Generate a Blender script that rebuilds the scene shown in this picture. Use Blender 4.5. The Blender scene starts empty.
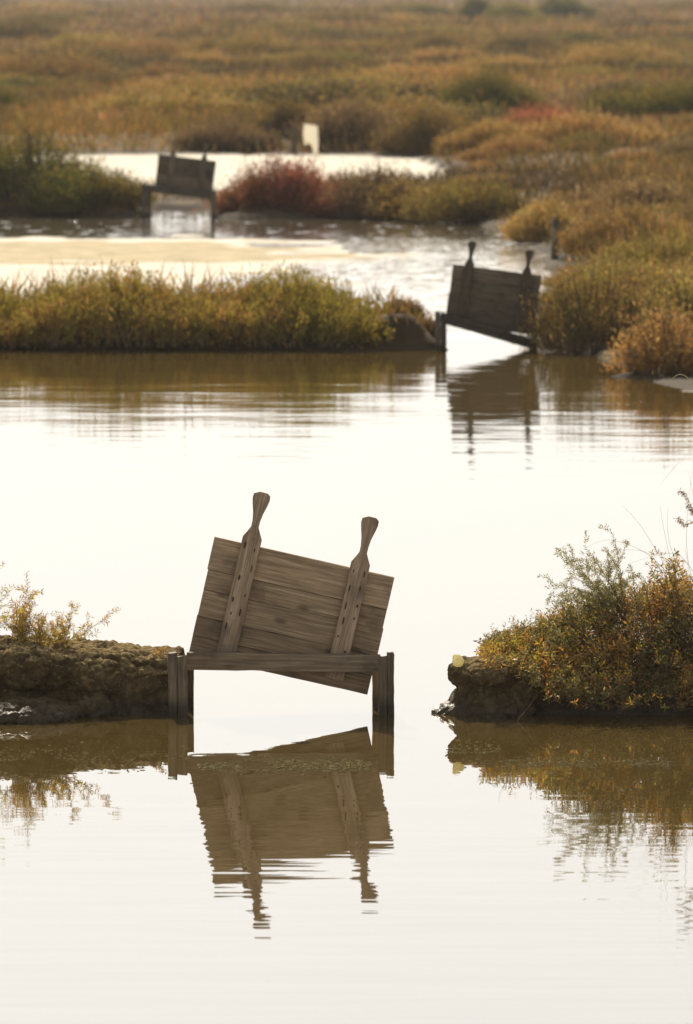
import bpy, bmesh, math, random
import numpy as np
from mathutils import Vector, Matrix

rng = np.random.default_rng(7)
random.seed(7)
S = bpy.context.scene
C = S.collection
R = math.radians

# ------------------------------------------------------------------ view geometry (metres, camera at the origin looking along +Y)
F = 7111.0            # focal length in pixels of a 250 mm lens on a 36 mm tall frame
H = 3.64              # eye height above the water
PITCH = math.atan(542.0 / F)
CP, SP = math.cos(PITCH), math.sin(PITCH)
PX = 346.5


def ray(px, py):
    a, b = px - PX, 512.0 - py
    return a, CP * F + SP * b, -SP * F + CP * b


def gnd(px, py, z=0.0):
    """point of the level z that is seen at a place of the photograph"""
    x, y, v = ray(px, py)
    t = (z - H) / v
    return x * t, y * t


def at(px, py, Y):
    """point at distance Y that is seen at a place of the photograph"""
    x, y, v = ray(px, py)
    t = Y / y
    return Vector((x * t, Y, H + v * t))


# ------------------------------------------------------------------ noise
def _h(ix, iy, iz, s):
    n = (ix * 374761393 + iy * 668265263 + iz * 2147483647 + s * 1274126177) & 0xFFFFFFFF
    n = ((n ^ (n >> 13)) * 1274126177) & 0xFFFFFFFF
    n = ((n ^ (n >> 16)) * 2246822519) & 0xFFFFFFFF
    return ((n ^ (n >> 15)) & 0xFFFFFF) / float(0xFFFFFF)


def vnoise(p, s=0):
    i = np.floor(p).astype(np.int64)
    f = p - i
    f = f * f * (3 - 2 * f)
    out = 0
    for dx in (0, 1):
        for dy in (0, 1):
            for dz in (0, 1):
                w = (f[:, 0] if dx else 1 - f[:, 0]) * (f[:, 1] if dy else 1 - f[:, 1]) * (f[:, 2] if dz else 1 - f[:, 2])
                out = out + w * _h(i[:, 0] + dx, i[:, 1] + dy, i[:, 2] + dz, s)
    return out


def fbm(p, o=4, s=0):
    a, t, n = 0.5, 0, 0
    for k in range(o):
        t = t + a * vnoise(p * (2 ** k) + 17.3 * k, s + k)
        n += a
        a *= 0.5
    return t / n


def worley(p, s=0):
    i = np.floor(p).astype(np.int64)
    best = np.full(len(p), 9.0)
    sec = np.full(len(p), 9.0)
    for dx in (-1, 0, 1):
        for dy in (-1, 0, 1):
            for dz in (-1, 0, 1):
                q = i + np.array([dx, dy, dz])
                c = q + np.stack([_h(q[:, 0], q[:, 1], q[:, 2], s + k) for k in (1, 2, 3)], 1)
                d = np.linalg.norm(p - c, axis=1)
                sec = np.minimum(sec, np.maximum(best, d))
                best = np.minimum(best, d)
    return best, sec


# ------------------------------------------------------------------ node helpers
class N:
    def __init__(self, name, world=None):
        if world is None:
            self.m = bpy.data.materials.new(name)
        else:
            self.m = world
        self.m.use_nodes = True
        self.t = self.m.node_tree
        self.t.nodes.clear()

    def n(self, kind, ins=None, **kw):
        nd = self.t.nodes.new(kind)
        for k, v in kw.items():
            setattr(nd, k, v)
        for k, v in (ins or {}).items():
            s = nd.inputs[k]
            if isinstance(v, bpy.types.NodeSocket):
                self.t.links.new(v, s)
            else:
                s.default_value = v
        return nd

    def math(self, op, a, b=0.0, clamp=False):
        nd = self.n('ShaderNodeMath', {0: a, 1: b}, operation=op)
        nd.use_clamp = clamp
        return nd.outputs[0]

    def mix(self, fac, a, b, blend='MIX'):
        nd = self.n('ShaderNodeMix', data_type='RGBA', blend_type=blend)
        for k, v in ((0, fac), (6, a), (7, b)):
            if isinstance(v, bpy.types.NodeSocket):
                self.t.links.new(v, nd.inputs[k])
            else:
                nd.inputs[k].default_value = v if k == 0 else (*v[:3], 1)
        return nd.outputs[2]

    def noise(self, vec, scale, detail=3.0, rough=0.55, dim='3D'):
        return self.n('ShaderNodeTexNoise', {'Vector': vec, 'Scale': scale, 'Detail': detail, 'Roughness': rough}, noise_dimensions=dim)

    def ramp(self, fac, stops):
        nd = self.n('ShaderNodeValToRGB', {0: fac})
        e = nd.color_ramp.elements
        while len(e) < len(stops):
            e.new(0.5)
        for k, (p, c) in enumerate(stops):
            e[k].position = p
            e[k].color = (*c[:3], 1) if not isinstance(c, (int, float)) else (c, c, c, 1)
        return nd.outputs[0]

    def mapping(self, vec, scale=(1, 1, 1), loc=(0, 0, 0)):
        return self.n('ShaderNodeMapping', {'Vector': vec, 'Scale': scale, 'Location': loc}).outputs[0]

    def maprange(self, v, a, b, c, d, smooth=True):
        nd = self.n('ShaderNodeMapRange', {'Value': v, 'From Min': a, 'From Max': b, 'To Min': c, 'To Max': d})
        nd.interpolation_type = 'SMOOTHSTEP' if smooth else 'LINEAR'
        return nd.outputs[0]

    def out(self, sh, vol=None):
        o = self.n('ShaderNodeOutputMaterial')
        if sh:
            self.t.links.new(sh, o.inputs['Surface'])
        if vol:
            self.t.links.new(vol, o.inputs['Volume'])
        return self.m


def leaf_material(name, trans=0.45, gloss=0.03, rough=0.5, vary=0.25):
    g = N(name)
    col = g.n('ShaderNodeAttribute', attribute_name='Col').outputs['Color']
    rnd = g.n('ShaderNodeObjectInfo').outputs['Random']
    val = g.maprange(rnd, 0, 1, 1 - vary, 1 + vary, False)
    hue = g.maprange(g.math('FRACT', g.math('MULTIPLY', rnd, 7.31)), 0, 1, 0.485, 0.51, False)
    col = g.n('ShaderNodeHueSaturation', {'Hue': hue, 'Saturation': 1.0, 'Value': val, 'Fac': 1.0, 'Color': col}).outputs[0]
    d = g.n('ShaderNodeBsdfDiffuse', {'Color': col}).outputs[0]
    tcol = g.mix(0.35, col, g.mix(1.0, col, (1.6, 1.35, 0.7), 'MULTIPLY'))
    t = g.n('ShaderNodeBsdfTranslucent', {'Color': tcol}).outputs[0]
    m = g.n('ShaderNodeMixShader', {0: trans, 1: d, 2: t}).outputs[0]
    gl = g.n('ShaderNodeBsdfGlossy', {'Color': (0.8, 0.8, 0.75, 1), 'Roughness': rough}).outputs[0]
    return g.out(g.n('ShaderNodeMixShader', {0: gloss, 1: m, 2: gl}).outputs[0])


def stem_material():
    g = N('twig_bark')
    oc = g.n('ShaderNodeTexCoord').outputs['Object']
    col = g.ramp(g.noise(oc, 30).outputs[0], [(0.3, (0.10, 0.06, 0.035)), (0.7, (0.22, 0.14, 0.08))])
    return g.out(g.n('ShaderNodeBsdfPrincipled', {'Base Color': col, 'Roughness': 0.8}).outputs[0])


def wood_material(name, along=0, dark=1.0, tint=(1, 1, 1)):
    """weathered grey brown timber: stretched grain, knots, blotches"""
    g = N(name)
    oc = g.n('ShaderNodeTexCoord').outputs['Object']
    pl = g.n('ShaderNodeAttribute', attribute_name='Plank').outputs['Fac']
    oc = g.n('ShaderNodeVectorMath', {0: oc, 1: g.n('ShaderNodeCombineXYZ', {'X': g.math('MULTIPLY', pl, 3.7), 'Y': g.math('MULTIPLY', pl, 9.1), 'Z': pl}).outputs[0]}, operation='ADD').outputs[0]
    sc = [38.0, 38.0, 38.0]
    sc[along] = 1.6
    warp = g.noise(oc, 5.0, 2).outputs['Color']
    wv = g.n('ShaderNodeVectorMath', {0: oc, 1: g.n('ShaderNodeVectorMath', {0: warp, 1: (0.010, 0.010, 0.010)}, operation='MULTIPLY').outputs[0]}, operation='ADD').outputs[0]
    grain = g.noise(g.mapping(wv, sc), 1.6, 5, 0.65).outputs[0]
    s2 = [130.0, 130.0, 130.0]
    s2[along] = 4.0
    fine = g.noise(g.mapping(wv, s2), 1.5, 3, 0.6).outputs[0]
    blot = g.noise(oc, 4.5, 4, 0.6).outputs[0]
    ks = [9.0, 9.0, 9.0]
    ks[along] = 4.0
    kv = g.n('ShaderNodeTexVoronoi', {'Vector': g.mapping(wv, ks), 'Scale': 1.0}).outputs['Distance']
    knot = g.maprange(kv, 0.06, 0.2, 1.0, 0.0)
    base = g.ramp(grain, [(0.25, (0.105 * dark, 0.078 * dark, 0.050 * dark)), (0.5, (0.19 * dark, 0.145 * dark, 0.097 * dark)), (0.72, (0.30 * dark, 0.24 * dark, 0.17 * dark))])
    base = g.mix(0.55, base, g.ramp(fine, [(0.3, 0.25), (0.7, 0.75)]), 'OVERLAY')
    base = g.mix(g.maprange(blot, 0.48, 0.72, 0, 0.65), base, (0.05 * dark, 0.042 * dark, 0.03 * dark))
    base = g.mix(g.math('MULTIPLY', knot, 0.7), base, (0.045, 0.03, 0.02))
    tone = g.math('ADD', 0.72, g.math('MULTIPLY', g.math('FRACT', g.math('MULTIPLY', pl, 5.77)), 0.68))
    base = g.mix(1.0, base, g.n('ShaderNodeCombineColor', {0: tone, 1: tone, 2: tone}).outputs[0], 'MULTIPLY')
    base = g.mix(1.0, base, tint, 'MULTIPLY')
    # wet, dark foot where the timber stands in water
    z = g.n('ShaderNodeSeparateXYZ', {0: g.n('ShaderNodeNewGeometry').outputs['Position']}).outputs[2]
    zz = g.math('ADD', z, g.math('MULTIPLY', blot, -0.06))
    wet = g.maprange(zz, 0.0, 0.09, 0.75, 0.0)
    base = g.mix(wet, base, (0.03, 0.024, 0.014))
    bump = g.n('ShaderNodeBump', {'Strength': 0.6, 'Distance': 0.004, 'Height': g.math('ADD', grain, g.math('MULTIPLY', fine, 0.5))}).outputs[0]
    return g.out(g.n('ShaderNodeBsdfPrincipled', {'Base Color': base, 'Roughness': 0.82, 'Normal': bump, 'Specular IOR Level': 0.3}).outputs[0])


def mud_material():
    g = N('bank_mud')
    pos = g.n('ShaderNodeNewGeometry').outputs['Position']
    z = g.n('ShaderNodeSeparateXYZ', {0: pos}).outputs[2]
    a = g.noise(pos, 9, 6, 0.6).outputs[0]
    b = g.noise(pos, 60, 4, 0.6).outputs[0]
    col = g.ramp(a, [(0.3, (0.045, 0.029, 0.012)), (0.52, (0.090, 0.060, 0.027)), (0.72, (0.18, 0.127, 0.06))])
    col = g.mix(g.maprange(b, 0.55, 0.75, 0, 0.6), col, (0.32, 0.235, 0.115))
    wet = g.maprange(g.math('ADD', z, g.math('MULTIPLY', a, -0.08)), -0.02, 0.09, 1.0, 0.0)
    col = g.mix(g.math('MULTIPLY', wet, 0.6), col, (0.030, 0.019, 0.009))
    up = g.n('ShaderNodeSeparateXYZ', {0: g.n('ShaderNodeNewGeometry').outputs['Normal']}).outputs[2]
    crust = g.math('MULTIPLY', g.maprange(up, 0.35, 0.85, 0, 0.8), g.math('MULTIPLY', g.maprange(z, 0.10, 0.2, 0, 1), g.maprange(b, 0.38, 0.6, 0.15, 1.0)))
    col = g.mix(crust, col, (0.30, 0.215, 0.095))
    ro = g.maprange(wet, 0, 1, 0.95, 0.42, False)
    bump = g.n('ShaderNodeBump', {'Strength': 1.0, 'Distance': 0.02, 'Height': g.math('ADD', a, g.math('MULTIPLY', b, 0.4))}).outputs[0]
    return g.out(g.n('ShaderNodeBsdfPrincipled', {'Base Color': col, 'Roughness': ro, 'Normal': bump, 'Specular IOR Level': g.maprange(wet, 0, 1, 0.02, 0.22, False)}).outputs[0])


def ground_material():
    g = N('marsh_ground')
    pos = g.n('ShaderNodeNewGeometry').outputs['Position']
    col = g.n('ShaderNodeAttribute', attribute_name='Col').outputs['Color']
    a = g.noise(pos, 2.2, 6, 0.62).outputs[0]
    b = g.noise(g.mapping(pos, (0.5, 1, 1)), 14, 4).outputs[0]
    col = g.mix(0.8, col, g.ramp(a, [(0.3, 0.3), (0.7, 0.72)]), 'OVERLAY')
    bump = g.n('ShaderNodeBump', {'Strength': 0.7, 'Distance': 0.03, 'Height': g.math('ADD', a, g.math('MULTIPLY', b, 0.3))}).outputs[0]
    return g.out(g.n('ShaderNodeBsdfPrincipled', {'Base Color': col, 'Roughness': 0.9, 'Normal': bump, 'Specular IOR Level': 0.08}).outputs[0])


def water_material():
    g = N('pan_water')
    pos = g.n('ShaderNodeNewGeometry').outputs['Position']
    xyz = g.n('ShaderNodeSeparateXYZ', {0: pos})
    y = xyz.outputs[1]
    # long low ripples lying across the view, stronger where the wind reaches
    w1 = g.noise(g.mapping(pos, (0.55, 4.2, 1)), 1.0, 2.0, 0.5).outputs['Color']
    w2 = g.noise(g.mapping(pos, (1.4, 15.0, 1), (5, 3, 0)), 1.0, 2.0, 0.5).outputs['Color']
    w3 = g.noise(g.mapping(pos, (7.0, 14.0, 1), (2, 9, 0)), 1.0, 3.0, 0.6).outputs['Color']
    patch = g.noise(g.mapping(pos, (0.12, 0.35, 1)), 1.0, 2.0).outputs[0]
    half = (0.5, 0.5, 0.5)

    def cen(c, k):
        v = g.n('ShaderNodeVectorMath', {0: c, 1: half}, operation='SUBTRACT').outputs[0]
        return g.n('ShaderNodeVectorMath', {0: v, 'Scale': k}, operation='SCALE').outputs[0]
    front = g.maprange(y, 29.0, 32.5, 1.0, 0.0)
    back = g.maprange(y, 47.0, 56.0, 0.0, 1.0)
    near = g.math('ADD', g.math('MULTIPLY', front, 0.022), g.math('MULTIPLY', g.math('MULTIPLY', back, g.maprange(patch, 0.3, 0.6, 0.4, 1.0)), 0.050))
    near = g.math('ADD', near, 0.0035)
    scum = g.math('MULTIPLY', g.maprange(y, 31.6, 32.2, 0, 1), g.maprange(y, 33.2, 33.7, 1, 0))
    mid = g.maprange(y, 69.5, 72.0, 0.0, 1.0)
    small = g.math('ADD', g.math('MULTIPLY', mid, 0.20), g.math('MULTIPLY', scum, g.maprange(patch, 0.4, 0.6, 0.01, 0.05)))
    s = g.n('ShaderNodeVectorMath', {0: cen(w1, g.math('MULTIPLY', near, 0.7)), 1: cen(w2, g.math('MULTIPLY', near, 1.2))}, operation='ADD').outputs[0]
    s = g.n('ShaderNodeVectorMath', {0: s, 1: cen(w3, small)}, operation='ADD').outputs[0]
    s = g.n('ShaderNodeVectorMath', {0: s, 1: (0.6, 1.0, 0.0)}, operation='MULTIPLY').outputs[0]
    # scattered steep wavelets that catch the sun
    w4 = g.noise(g.mapping(pos, (2.6, 1.3, 1), (7, 1, 0)), 1.0, 3.0, 0.7)
    st = g.math('MULTIPLY', g.maprange(w4.outputs[0], 0.60, 0.68, 0, 1), mid)
    sv_ = g.n('ShaderNodeVectorMath', {0: cen(w3, 0.5), 1: (0.04, -0.30, 0)}, operation='ADD').outputs[0]
    s = g.n('ShaderNodeVectorMath', {0: s, 1: g.n('ShaderNodeVectorMath', {0: sv_, 'Scale': st}, operation='SCALE').outputs[0]}, operation='ADD').outputs[0]
    nrm = g.n('ShaderNodeVectorMath', {0: g.n('ShaderNodeVectorMath', {0: s, 1: (0, 0, 1)}, operation='ADD').outputs[0]}, operation='NORMALIZE').outputs[0]
    fr = g.n('ShaderNodeFresnel', {'IOR': 1.40, 'Normal': nrm}).outputs[0]
    silt = g.noise(pos, 0.6, 3).outputs[0]
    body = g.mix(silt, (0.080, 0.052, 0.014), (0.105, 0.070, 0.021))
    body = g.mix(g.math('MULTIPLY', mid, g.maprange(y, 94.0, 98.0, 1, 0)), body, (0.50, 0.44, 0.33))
    d = g.n('ShaderNodeBsdfDiffuse', {'Color': body}).outputs[0]
    gl = g.n('ShaderNodeBsdfGlossy', {'Color': (1, 1, 1, 1), 'Roughness': g.maprange(mid, 0, 1, 0.0, 0.06, False), 'Normal': nrm}).outputs[0]
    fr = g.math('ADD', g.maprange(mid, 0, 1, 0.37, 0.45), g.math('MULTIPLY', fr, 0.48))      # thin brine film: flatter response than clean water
    return g.out(g.n('ShaderNodeMixShader', {0: fr, 1: d, 2: gl}).outputs[0])


def plain(name, col, rough=0.8, var=0.35, scale=40, spec=0.3):
    g = N(name)
    oc = g.n('ShaderNodeTexCoord').outputs['Object']
    n = g.noise(oc, scale, 4).outputs[0]
    c = g.mix(n, [v * (1 - var) for v in col], [min(1, v * (1 + var)) for v in col])
    bump = g.n('ShaderNodeBump', {'Strength': 0.4, 'Distance': 0.004, 'Height': n}).outputs[0]
    return g.out(g.n('ShaderNodeBsdfPrincipled', {'Base Color': c, 'Roughness': rough, 'Normal': bump, 'Specular IOR Level': spec}).outputs[0])


M = {
    'straw': plain('dry_straw', (0.50, 0.40, 0.22), 0.7, 0.2),
    'leaf': leaf_material('salt_marsh_leaf', trans=0.42),
    'near_leaf': leaf_material('purslane_leaf', trans=0.45, gloss=0.03, rough=0.4, vary=0.05),
    'stem': stem_material(),
    'plank': wood_material('weathered_planks', 0, 1.25, (1.10, 0.98, 0.82)),
    'upright': wood_material('weathered_upright', 2, 1.32, (1.06, 0.95, 0.86)),
    'beam': wood_material('weathered_beam', 0, 1.3, (1.06, 0.98, 0.85)),
    'post': wood_material('dark_wet_post', 2, 0.75, (1.06, 0.98, 0.85)),
    'plank_old': wood_material('shaded_wet_planks', 0, 0.60, (1.0, 0.96, 0.9)),  # middle and third gates: shade and wet put into these darker wood colours
    'upright_old': wood_material('shaded_wet_upright', 2, 0.6, (1.0, 0.96, 0.9)),
    'beam_old': wood_material('shaded_wet_beam', 0, 0.42),
    'post_old': wood_material('shaded_wet_post', 2, 0.42),
    'nail': plain('rusted_nail', (0.075, 0.036, 0.02), 0.9),
    'mud': mud_material(),
    'ground': ground_material(),
    'water': water_material(),
    'scum': plain('floating_algae', (0.20, 0.155, 0.07), 1.0, 0.85, 70, 0.0),
    'stone': plain('pale_crust', (0.70, 0.52, 0.24), 0.85, 0.25),
    'pale': None,
}


g = N('thin_white_sheet')
M['pale'] = g.out(g.n('ShaderNodeMixShader', {0: 0.65, 1: g.n('ShaderNodeBsdfDiffuse', {'Color': (0.85, 0.8, 0.68, 1)}).outputs[0],
                                              2: g.n('ShaderNodeBsdfTranslucent', {'Color': (0.80, 0.76, 0.66, 1)}).outputs[0]}).outputs[0])


g = N('yellow_crust')
M['stone'] = g.out(g.n('ShaderNodeMixShader', {0: 0.5, 1: g.n('ShaderNodeBsdfDiffuse', {'Color': (0.85, 0.76, 0.45, 1)}).outputs[0],
                                               2: g.n('ShaderNodeBsdfTranslucent', {'Color': (0.95, 0.86, 0.50, 1)}).outputs[0]}).outputs[0])


# ------------------------------------------------------------------ object helpers
def tag(o, label=None, cat=None, group=None, kind=None):
    for k, v in (('label', label), ('category', cat), ('group', group), ('kind', kind)):
        if v:
            o[k] = v
    return o


def empty(name, loc):
    o = bpy.data.objects.new(name, None)
    o.empty_display_size = 0.1
    o.location = loc
    C.objects.link(o)
    return o


def link(name, me, mat, parent=None, loc=None):
    o = bpy.data.objects.new(name, me)
    for m in (mat if isinstance(mat, (list, tuple)) else [mat]):
        if len(me.materials) < (len(mat) if isinstance(mat, (list, tuple)) else 1):
            me.materials.append(m)
    C.objects.link(o)
    if parent:
        o.parent = parent
    if loc is not None:
        o.location = loc
    return o


def mesh_np(name, V, faces_flat, sizes, col=None, smooth=False):
    me = bpy.data.meshes.new(name)
    V = np.asarray(V, np.float32)
    me.vertices.add(len(V))
    me.vertices.foreach_set('co', V.ravel())
    me.loops.add(len(faces_flat))
    me.loops.foreach_set('vertex_index', np.asarray(faces_flat, np.int32))
    me.polygons.add(len(sizes))
    st = np.concatenate([[0], np.cumsum(sizes)[:-1]]).astype(np.int32)
    me.polygons.foreach_set('loop_start', st)
    me.polygons.foreach_set('loop_total', np.asarray(sizes, np.int32))
    me.polygons.foreach_set('use_smooth', np.full(len(sizes), smooth))
    if col is not None:
        a = me.attributes.new('Col', 'FLOAT_COLOR', 'POINT')
        c4 = np.ones((len(V), 4), np.float32)
        c4[:, :3] = col
        a.data.foreach_set('color', c4.ravel())
    me.update(calc_edges=True)
    return me


def unit(v):
    return v / np.maximum(np.linalg.norm(v, axis=-1, keepdims=True), 1e-9)


def leaves_mesh(name, P, D, L, W, col, r=None):
    """one bent diamond leaf per row"""
    r = r or rng
    n = len(P)
    D = unit(D)
    side = unit(np.cross(D, unit(r.normal(size=(n, 3)))))
    up = np.cross(side, D)
    L = np.asarray(L).reshape(-1, 1)
    W = np.asarray(W).reshape(-1, 1)
    mid = P + D * L * 0.5 + up * L * 0.07
    V = np.stack([P, mid + side * W * 0.5, P + D * L, mid - side * W * 0.5], 1).reshape(-1, 3)
    return mesh_np(name, V, np.arange(4 * n), np.full(n, 4), np.repeat(col, 4, 0), True)


def tubes_mesh(name, A, B, ra, rb, sides=4):
    A = np.asarray(A, float)
    B = np.asarray(B, float)
    n = len(A)
    d = unit(B - A)
    ref = np.where(np.abs(d[:, 2:3]) > 0.9, np.array([[1.0, 0, 0]]), np.array([[0, 0, 1.0]]))
    u = unit(np.cross(d, ref))
    v = np.cross(d, u)
    V = np.zeros((n, 2 * sides, 3))
    for k in range(sides):
        a = 2 * math.pi * k / sides
        o = u * math.cos(a) + v * math.sin(a)
        V[:, k] = A + o * np.asarray(ra).reshape(-1, 1)
        V[:, sides + k] = B + o * np.asarray(rb).reshape(-1, 1)
    f = []
    for k in range(sides):
        j = (k + 1) % sides
        f.append([k, j, sides + j, sides + k])
    f = np.array(f).ravel()
    idx = (np.arange(n)[:, None] * 2 * sides + f[None, :]).ravel()
    return mesh_np(name, V.reshape(-1, 3), idx, np.full(n * sides, 4), None, True)


def pick(pal, n, r, jit=0.22):
    pal = np.asarray(pal)
    c = pal[r.integers(0, len(pal), n)]
    return np.clip(c * (1 + r.normal(size=(n, 1)) * jit) * (1 + r.normal(size=(n, 3)) * 0.06), 0.004, 0.9)


PAL = {
    'hedge': [(0.27, 0.235, 0.036), (0.215, 0.195, 0.032), (0.32, 0.26, 0.042), (0.16, 0.14, 0.028)],
    'olive': [(0.135, 0.105, 0.028), (0.17, 0.125, 0.036), (0.10, 0.085, 0.025), (0.22, 0.14, 0.042)],
    'gold': [(0.25, 0.18, 0.036), (0.20, 0.16, 0.032), (0.31, 0.19, 0.044), (0.16, 0.13, 0.03)],
    'orange': [(0.34, 0.19, 0.05), (0.29, 0.175, 0.05), (0.24, 0.165, 0.045), (0.40, 0.23, 0.075)],
    'red': [(0.31, 0.085, 0.05), (0.36, 0.13, 0.07), (0.24, 0.09, 0.045), (0.28, 0.16, 0.07)],
    'green': [(0.11, 0.115, 0.018), (0.14, 0.135, 0.025), (0.085, 0.085, 0.018)],
    'brown': [(0.20, 0.135, 0.06), (0.15, 0.10, 0.048), (0.25, 0.17, 0.08)],
    'straw': [(0.38, 0.28, 0.11), (0.31, 0.23, 0.085), (0.25, 0.19, 0.07)],
}
for k_ in PAL:
    if k_ != 'hedge':
        PAL[k_] = [tuple(c * 0.92 for c in q) for q in PAL[k_]]
PAL['umber'] = [(0.075, 0.055, 0.024), (0.10, 0.07, 0.03), (0.06, 0.05, 0.022)]


def shrub_meshes(name, seed, w, d, h, sprays, per, L, W, pal, spread=0.6, tips=None):
    """foliage and stem meshes of a marsh shrub: many sprays rising from a wide base, uneven outline"""
    r = np.random.default_rng(seed)
    ang = r.uniform(0, 2 * math.pi, sprays)
    rad = np.sqrt(r.uniform(0, 1, sprays))
    bx, by = np.cos(ang) * rad * w / 2, np.sin(ang) * rad * d / 2
    lump = 0.55 + 0.75 * vnoise(np.stack([bx / (0.28 * w) + seed, by / (0.28 * w), np.zeros(sprays)], 1), seed)
    hh = h * lump * np.sqrt(np.clip(1.08 - rad ** 2, 0.05, 1)) * r.uniform(0.7, 1.1, sprays)
    base = np.stack([bx * 0.85, by * 0.85, np.zeros(sprays)], 1)
    top = np.stack([bx * (1 + spread * 0.35) + r.normal(size=sprays) * 0.1 * h, by * (1 + spread * 0.35) + r.normal(size=sprays) * 0.1 * h, hh], 1)
    t = r.beta(2.2, 1.25, (sprays, per))
    axis = top - base
    P = base[:, None] + axis[:, None] * t[..., None]
    P[..., 2] = np.maximum(P[..., 2], 0.0)
    P += r.normal(size=P.shape) * (0.045 * h + 0.35 * L) * (0.4 + t[..., None])
    P[..., 2] = np.abs(P[..., 2])
    D = unit(axis)[:, None] * 0.9 + r.normal(size=P.shape) * 0.5 + np.array([0, 0, 0.25])
    n = sprays * per
    sc = np.repeat(pick(pal, sprays, r, 0.25), per, 0)
    col = sc * 0.6 + pick(pal, n, r) * 0.4
    if tips is not None:
        k = (t.ravel() > 0.86) & (r.uniform(size=n) < 0.6)
        col[k] = pick(tips, k.sum(), r)
    fm = leaves_mesh(name + '_foliage', P.reshape(-1, 3), D.reshape(-1, 3), L * r.uniform(0.6, 1.3, n), W * r.uniform(0.6, 1.3, n), col, r)
    k = r.permutation(sprays)[:min(sprays, 160)]
    mid = base + axis * 0.5 + r.normal(size=base.shape) * 0.03 * h
    A = np.concatenate([base[k], mid[k]])
    B = np.concatenate([mid[k], top[k]])
    rr = np.concatenate([np.full(len(k), 0.012 * h + 0.002), np.full(len(k), 0.007 * h + 0.001)])
    sm = tubes_mesh(name + '_stem', A, B, rr, rr * 0.6, 3)
    return fm, sm


# ------------------------------------------------------------------ branching plants close to the camera
class Plant:
    def __init__(self, seed):
        self.r = np.random.default_rng(seed)
        self.A, self.B, self.ra, self.rb = [], [], [], []
        self.P, self.D, self.L, self.W, self.c = [], [], [], [], []

    def stem(self, p, d, length, r0, n, bend, leafL, leafW, step, pal, level=0, kids=0, kid_len=0.4, tip=None, leaf_from=0.15, leaf_ang=0.8, grav=0.0):
        r = self.r
        p = np.array(p, float)
        d = unit(np.array(d, float))
        seg = length / n
        roll = r.uniform(0, 6.28)
        kid_at = set(r.choice(np.arange(max(1, n // 5), n), min(kids, n - max(1, n // 5)), replace=False)) if kids else set()
        for i in range(n):
            d = unit(d + r.normal(size=3) * bend + np.array([0, 0, -grav * i / n]))
            q = p + d * seg
            ra, rb = r0 * (1 - 0.75 * i / n), r0 * (1 - 0.75 * (i + 1) / n)
            self.A.append(p); self.B.append(q); self.ra.append(ra); self.rb.append(rb)
            if step and i / n >= leaf_from:
                m = max(1, int(round(seg / step)))
                for j in range(m):
                    b = p + (q - p) * (j + r.uniform()) / m
                    roll += 2.4
                    u = unit(np.cross(d, [0.3, 0.5, 0.8]))
                    v = np.cross(d, u)
                    ld = d * (1 - leaf_ang * 0.5) + (u * math.cos(roll) + v * math.sin(roll)) * leaf_ang + r.normal(size=3) * 0.15
                    self.P.append(b); self.D.append(ld)
                    k = r.uniform(0.65, 1.25) * (1 - 0.35 * i / n)
                    self.L.append(leafL * k); self.W.append(leafW * k)
                    pp = tip if (tip is not None and i / n > 0.7) else pal
                    self.c.append(np.array(pp[r.integers(len(pp))]) * r.uniform(0.7, 1.3))
            if i in kid_at:
                u = unit(np.cross(d, r.normal(size=3)))
                kd = d * 0.75 + u * 0.75 + np.array([0, 0, 0.1])
                self.stem(q, kd, length * kid_len * r.uniform(0.6, 1.2) * (1.15 - 0.6 * i / n), rb * 0.65, max(4, int(n * 0.6)), bend, leafL, leafW, step, pal,
                          level + 1, kids // 2 if level < 1 else 0, kid_len, tip, 0.05, leaf_ang, grav)
            p = q
        return p, d

    def build(self, name, label, cat, origin, leaf_mat='near_leaf', group=None, stalks=None):
        root = empty(name, origin)
        o = np.array(origin, float)
        if stalks:
            for a, b in zip([0] + stalks[:-1], stalks):
                me = tubes_mesh('stalk', np.array(self.A[a:b]) - o, np.array(self.B[a:b]) - o, np.array(self.ra[a:b]), np.array(self.rb[a:b]), 4)
                link('stalk', me, M['straw'], root)
        elif self.A:
            me = tubes_mesh(name + '_stem', np.array(self.A) - o, np.array(self.B) - o, np.array(self.ra), np.array(self.rb), 4)
            link('stem', me, M['straw' if cat in ('grass', 'reed') else 'stem'], root)
        if self.P:
            me = leaves_mesh(name + '_foliage', np.array(self.P) - o, np.array(self.D), np.array(self.L), np.array(self.W), np.array(self.c), self.r)
            link('foliage', me, M[leaf_mat], root)
        tag(root, label, cat, group)
        return root


# ------------------------------------------------------------------ solids
def box_bm(bm, cx, cy, cz, sx, sy, sz, mat=0, jit=0.0, rot=0.0, cuts=0, r=random):
    """a sawn timber: box with eased edges and slightly uneven faces, turned by rot about Y"""
    g = bmesh.ops.create_cube(bm, size=1.0)
    vs = g['verts']
    for v in vs:
        v.co = Vector((v.co.x * sx, v.co.y * sy, v.co.z * sz)) + Vector((r.uniform(-jit, jit), r.uniform(-jit, jit), r.uniform(-jit, jit)))
    es = list({e for v in vs for e in v.link_edges})
    bv = bmesh.ops.bevel(bm, geom=es, offset=min(0.004, 0.2 * min(sx, sy, sz)), segments=2, profile=0.6, affect='EDGES')
    allv = list({v for v in bv['verts']} | {v for v in vs if v.is_valid})
    c, s = math.cos(rot), math.sin(rot)
    for v in allv:
        x, z = v.co.x, v.co.z
        v.co = Vector((cx + x * c + z * s, cy + v.co.y, cz - x * s + z * c))
    for f in {f for v in allv for f in v.link_faces}:
        f.material_index = mat
        f.smooth = False
    return allv


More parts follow.
